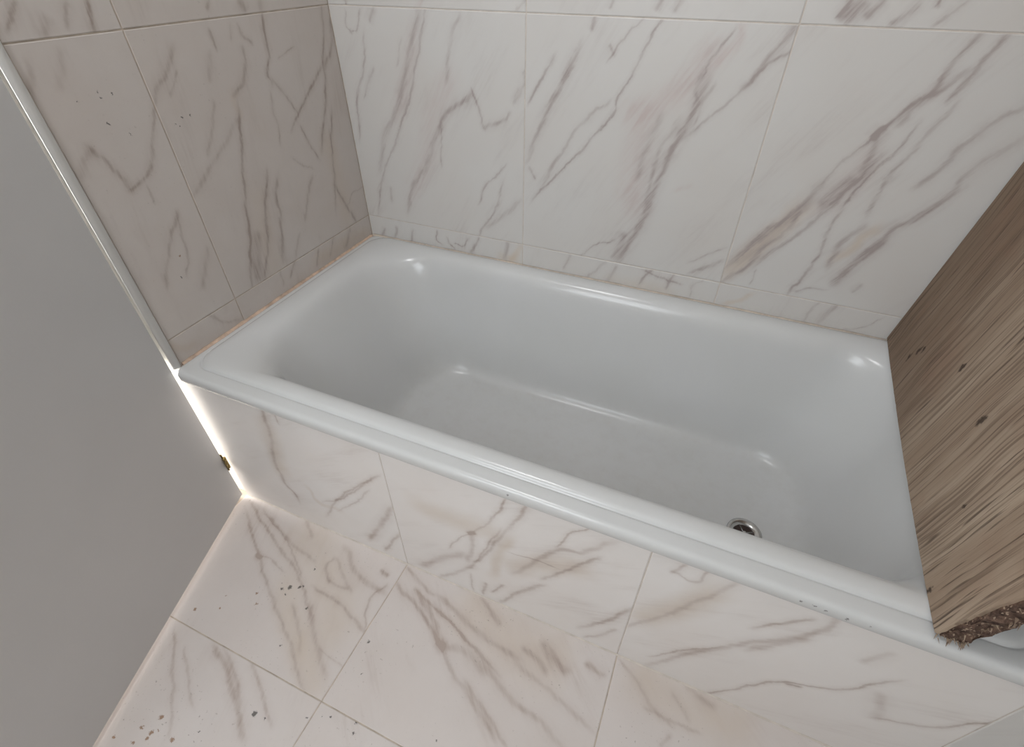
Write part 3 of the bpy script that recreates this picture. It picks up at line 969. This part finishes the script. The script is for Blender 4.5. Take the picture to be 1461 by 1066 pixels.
def build_tub():
    vs, fs = [], []
    N = None
    for L in LOOPS:
        ring = rrect(*L)
        N = len(ring)
        vs += [(x - 0.75, y - 0.35, z) for x, y, z in ring]
    for k in range(len(LOOPS) - 1):
        for i in range(N):
            j = (i + 1) % N
            fs.append((k * N + i, k * N + j, (k + 1) * N + j, (k + 1) * N + i))
    base = (len(LOOPS) - 1) * N
    fs.append(tuple(base + i for i in range(N)))
    me = bpy.data.meshes.new('shell')
    me.from_pydata(vs, [], fs)
    o = new_obj('shell', me, ENAMEL, tub, True)
    return o


shell = build_tub()

# drain: flange, throat and cross bar
DC = (1.203 - 0.75, 0.329 - 0.35)
bm = bmesh.new()
seg = 40
prof = [(0.0385, 0.0895), (0.0380, 0.0925), (0.0350, 0.0942), (0.0300, 0.0938), (0.0250, 0.0915), (0.0222, 0.0885), (0.0215, 0.0860)]
rings = []
for r, z in prof:
    rings.append([bm.verts.new((DC[0] + r * math.cos(2 * math.pi * i / seg), DC[1] + r * math.sin(2 * math.pi * i / seg), z + 0.0012)) for i in range(seg)])
for a, b in zip(rings, rings[1:]):
    for i in range(seg):
        j = (i + 1) % seg
        bm.faces.new((a[i], a[j], b[j], b[i]))
drain = from_bm('drain', bm, CHROME, tub, True)
drain['label'] = 'round chrome drain'
bm = bmesh.new()
bmesh.ops.create_circle(bm, cap_ends=True, segments=32, radius=0.0225, matrix=Matrix.Translation((DC[0], DC[1], 0.0900)))
hole = from_bm('drain_hole', bm, HOLE, drain)
bm = bmesh.new()
for k in range(2):
    vv = add_box(bm, (-0.0215, -0.0016, 0.0902), (0.0215, 0.0016, 0.0912))
    bmesh.ops.rotate(bm, verts=vv, cent=(0, 0, 0), matrix=Matrix.Rotation(0.5 + k * math.pi / 2, 3, 'Z'))
bmesh.ops.translate(bm, verts=bm.verts, vec=(DC[0], DC[1], 0))
bmesh.ops.create_uvsphere(bm, u_segments=12, v_segments=8, radius=0.005, matrix=Matrix.Translation((DC[0], DC[1], 0.0915)))
from_bm('drain_cross', bm, CHROME, drain, True)


def bead(p, q, out, up, mat):
    """wavy triangular bead of sealant from p to q against a wall"""
    bm = bmesh.new()
    p, q = Vector(p), Vector(q)
    out = Vector(out)
    K = 70
    prev = None
    for i in range(K + 1):
        c = p.lerp(q, i / K)
        a = 1 + 0.35 * (random.random() - 0.5)
        ring = [bm.verts.new(c - Vector((0, 0, 0.004))), bm.verts.new(c + out * a - Vector((0, 0, 0.004))), bm.verts.new(c + out * a * 0.9),
                bm.verts.new(c + out * 0.45 * a + Vector((0, 0, up * 0.45 * a))), bm.verts.new(c + Vector((0, 0, up * a)))]
        if prev:
            for k in range(5):
                m = (k + 1) % 5
                bm.faces.new((prev[k], prev[m], ring[m], ring[k]))
        prev = ring
    bmesh.ops.translate(bm, verts=bm.verts, vec=(-0.75, -0.35, 0))
    return from_bm('sealant', bm, mat, tub, True)


s1 = bead((0.0003, 0.016, RIM), (0.0003, D - 0.004, RIM), (0.0075, 0, 0), 0.0045, SEAL)
s1['label'] = 'tan strip of old sealant'
s2 = bead((0.004, D - 0.0003, RIM), (1.49, D - 0.0003, RIM), (0, -0.0065, 0), 0.0050, SEAL_PALE)

# ------------------------------------------------------------------ board standing on the rim
def wood(name, base, dark, seed):
    n = NT(name)
    p = n.vmath('ADD', n.obj(), (seed, seed * 0.7, 0.0))
    warp = n.vmath('MULTIPLY_ADD', n.noise(n.vmath('MULTIPLY', p, (1.0, 1.6, 1.0)), 2.6, 2.0, 0.45, col=True), (0.0, 0.045, 0.0))
    n.t.links.new(p, warp.node.inputs[2])
    fine = n.noise(n.vmath('MULTIPLY', warp, (1.0, 230.0, 5.0)), 1.0, 2.0, 0.6)
    pore = n.noise(n.vmath('MULTIPLY', warp, (1.0, 170.0, 9.0)), 1.0, 2.0, 0.5)
    crack = n.noise(n.vmath('MULTIPLY', warp, (1.0, 60.0, 2.6)), 1.0, 2.0, 0.5)
    broad = n.noise(n.vmath('MULTIPLY', warp, (1.0, 20.0, 2.2)), 1.0, 4.0, 0.6)
    blot = n.noise(n.vmath('MULTIPLY', p, (1.0, 1.6, 0.7)), 5.0, 4.0, 0.6)
    col = n.mix(n.rng(broad, 0.34, 0.66, 0, 1), base, dark)
    sep = n.t.nodes.new('ShaderNodeSeparateXYZ')
    n.t.links.new(n.obj(), sep.inputs[0])
    # old damp staining is heaviest towards the wall end of the board
    wet = n.rng(n.math('ADD', sep.outputs[1], n.math('MULTIPLY', n.math('SUBTRACT', blot, 0.5), 0.9)), -0.16, 0.30, 0.0, 0.62, True)
    col = n.mix(wet, col, rgb(0.17, 0.108, 0.07))
    col = n.mix(n.rng(n.noise(p, 8.0, 3.0, 0.6), 0.55, 0.75, 0.0, 0.35), col, rgb(0.26, 0.14, 0.09))
    col = n.mix(n.rng(fine, 0.50, 0.64, 0.0, 0.6), col, rgb(0.135, 0.09, 0.062))
    col = n.mix(n.rng(pore, 0.63, 0.71, 0.0, 0.7), col, rgb(0.07, 0.045, 0.032))
    col = n.mix(n.rng(crack, 0.70, 0.74, 0.0, 0.8), col, rgb(0.05, 0.03, 0.022))
    kn = n.vmath('MULTIPLY_ADD', n.noise(p, 90.0, 3.0, 0.6, col=True), (0.0, 0.016, 0.03))
    n.t.links.new(n.vmath('MULTIPLY', n.obj(), (0.0, 1.0, 1.0)), kn.node.inputs[2])
    for (ky, kz, kr) in KNOTS:
        dlt = n.vmath('MULTIPLY', n.vmath('SUBTRACT', kn, (0.0, ky + 0.008, kz + 0.015)), (0.0, 1.0, 0.55))
        col = n.mix(n.rng(n.vmath('LENGTH', dlt, None), kr * 0.4, kr * 1.1, 0.85, 0.0, True), col, rgb(0.04, 0.025, 0.018))
    n.set(col, 0.75, 0.25)
    h = n.math('SUBTRACT', n.math('MULTIPLY', fine, -1.0), n.rng(pore, 0.6, 0.75, 0.0, 1.5))
    n.bump(h, 0.5, 0.0015)
    return n.m


# knots and bruises: place on the face (object y, z) and size
KNOTS = [(0.205, 0.055, 0.006), (0.190, 0.082, 0.007), (0.178, 0.092, 0.005), (0.036, 0.157, 0.006), (-0.094, 0.161, 0.007), (-0.202, 0.095, 0.004), (-0.283, 0.003, 0.005)]

FACE = wood('weathered_plywood', rgb(0.46, 0.36, 0.27), rgb(0.34, 0.25, 0.18), 2.3)


def chip():
    n = NT('broken_core')
    p = n.obj()
    v = n.t.nodes.new('ShaderNodeTexVoronoi')
    n.put(v.inputs['Vector'], n.vmath('MULTIPLY', p, (1.0, 1.0, 0.55)))
    v.inputs['Scale'].default_value = 520.0
    f = n.noise(p, 120.0, 4.0, 0.7)
    col = n.mix(n.rng(f, 0.35, 0.65, 0, 1), rgb(0.05, 0.032, 0.027), rgb(0.21, 0.135, 0.10))
    s = n.t.nodes.new('ShaderNodeSeparateColor')
    n.put(s.inputs[0], v.outputs['Color'])
    col = n.mix(n.rng(s.outputs[0], 0.90, 0.96, 0.0, 0.7), col, rgb(0.55, 0.42, 0.31))
    n.set(col, 0.9, 0.2)
    n.bump(f, 1.0, 0.003)
    return n.m


CORE = chip()
LEAN = 0.105
BZ = RIM + 0.0105
BH = 1.30
board = empty('plywood_board', (1.352, 0.34, BZ))
tag(board, 'weathered wooden board with a broken edge standing across the bathtub rim', 'board')


def bx_at(y, z):
    """left face of the board: nearly square to the back wall, leaning away from the bath"""
    f = min(max(y / D, -0.05), 1.0)
    return 1.3525 + 0.026 * f ** 1.6 if f > 0 else 1.3525


def board_layer(name, t0, t1, mat, rag, seed, yfront=-0.001, zb=0.0, nz=120, ny=90):
    """one layer of the board: a slab between depths t0..t1 behind the face with ragged front and bottom edges"""
    rnd = random.Random(seed)

    def jag(k, amp):
        out, v = [], 0.0
        for i in range(k):
            v = 0.72 * v + amp * (rnd.random() - 0.5)
            out.append(v + (amp * 1.2 * rnd.random() if rnd.random() < 0.06 else 0))
        return out
    jf = jag(nz + 1, rag)
    jb = jag(ny + 1, rag)
    outline = []
    for i in range(ny + 1):                       # bottom edge, back to front
        y = (D - 0.006) + (yfront - (D - 0.006)) * i / ny
        outline.append((y, zb + abs(jb[i]) * 0.5))
    for i in range(1, nz + 1):                    # front edge going up
        z = BH * (i / nz) ** 1.3
        outline.append((yfront - 0.105 * z + jf[i], z + zb))
    outline.append((D - 0.006, BH + zb))
    bm = bmesh.new()
    A, B = [], []
    for (y, z) in outline:
        x = bx_at(y, z) + LEAN * z
        A.append(bm.verts.new((x + t0 - 1.352, y - 0.34, z)))
        B.append(bm.verts.new((x + t1 - 1.352, y - 0.34, z)))
    K = len(outline)
    for i in range(K):
        j = (i + 1) % K
        bm.faces.new((A[i], A[j], B[j], B[i]))
    fa = bm.faces.new(A)
    fb = bm.faces.new(list(reversed(B)))
    bmesh.ops.triangulate(bm, faces=[fa, fb])
    return from_bm(name, bm, mat, board)


board_layer('face_veneer', 0.0, 0.004, FACE, 0.0016, 3)
board_layer('core', 0.004, 0.030, CORE, 0.006, 5, -0.004, 0.001)
board_layer('back_veneer', 0.030, 0.034, CORE, 0.003, 8, 0.0, 0.001)
# torn fibres at the broken lower corner
rnd = random.Random(21)
bm = bmesh.new()
for k in range(46):
    y = -0.006 + rnd.random() * 0.012 if k < 26 else -0.004 - rnd.random() * 0.004
    z = -0.004 + rnd.random() * 0.012 if k < 26 else rnd.random() * 0.14
    t = 0.004 + rnd.random() * 0.028
    c = Vector((1.3525 + LEAN * z + t - 1.352, y - 0.105 * z - 0.34, z))
    d = Vector((rnd.uniform(-0.5, 0.5), rnd.uniform(-1.0, -0.1), rnd.uniform(-1.0, 0.3))).normalized()
    ln, w = 0.004 + rnd.random() * 0.008, 0.0007 + rnd.random() * 0.0012
    s = d.orthogonal().normalized()
    u = d.cross(s)
    base = [bm.verts.new(c + s * w), bm.verts.new(c - s * w * 0.5 + u * w), bm.verts.new(c - s * w * 0.5 - u * w)]
    tip = bm.verts.new(c + d * ln)
    bm.faces.new(base)
    for i in range(3):
        bm.faces.new((base[i], base[(i + 1) % 3], tip))
fib = from_bm('torn_fibres', bm, FACE, board)
fib['kind'] = 'stuff'


# ------------------------------------------------------------------ overhead fill light, added out of view (its glow is built here)
fill_lamp = empty('overhead_fill', (0.36, -0.35, ROOM_Z))
tag(fill_lamp, 'round white overhead fill light added out of view', 'fill_lamp')
bm = bmesh.new()
cyl(bm, (0, 0, -0.0155), 0.235, 0.03, 48)
from_bm('base', bm, JAMB_PAINT, fill_lamp)
gl = NT('fill_glow')
gl.set(rgb(0.9, 0.9, 0.88), 0.4)
gl.bsdf.inputs['Emission Color'].default_value = (0.98, 0.985, 1.0, 1)
gl.bsdf.inputs['Emission Strength'].default_value = 13.0  # added glow that lifts the upward-facing surfaces on the left
bm = bmesh.new()
bmesh.ops.create_uvsphere(bm, u_segments=40, v_segments=16, radius=1.0)
bmesh.ops.scale(bm, verts=bm.verts, vec=(0.22, 0.22, 0.06))
bmesh.ops.bisect_plane(bm, geom=bm.verts[:] + bm.edges[:] + bm.faces[:], plane_co=(0, 0, 0), plane_no=(0, 0, 1), clear_outer=True)
bmesh.ops.translate(bm, verts=bm.verts, vec=(0, 0, -0.0306))
from_bm('diffuser', bm, gl.m, fill_lamp, True)
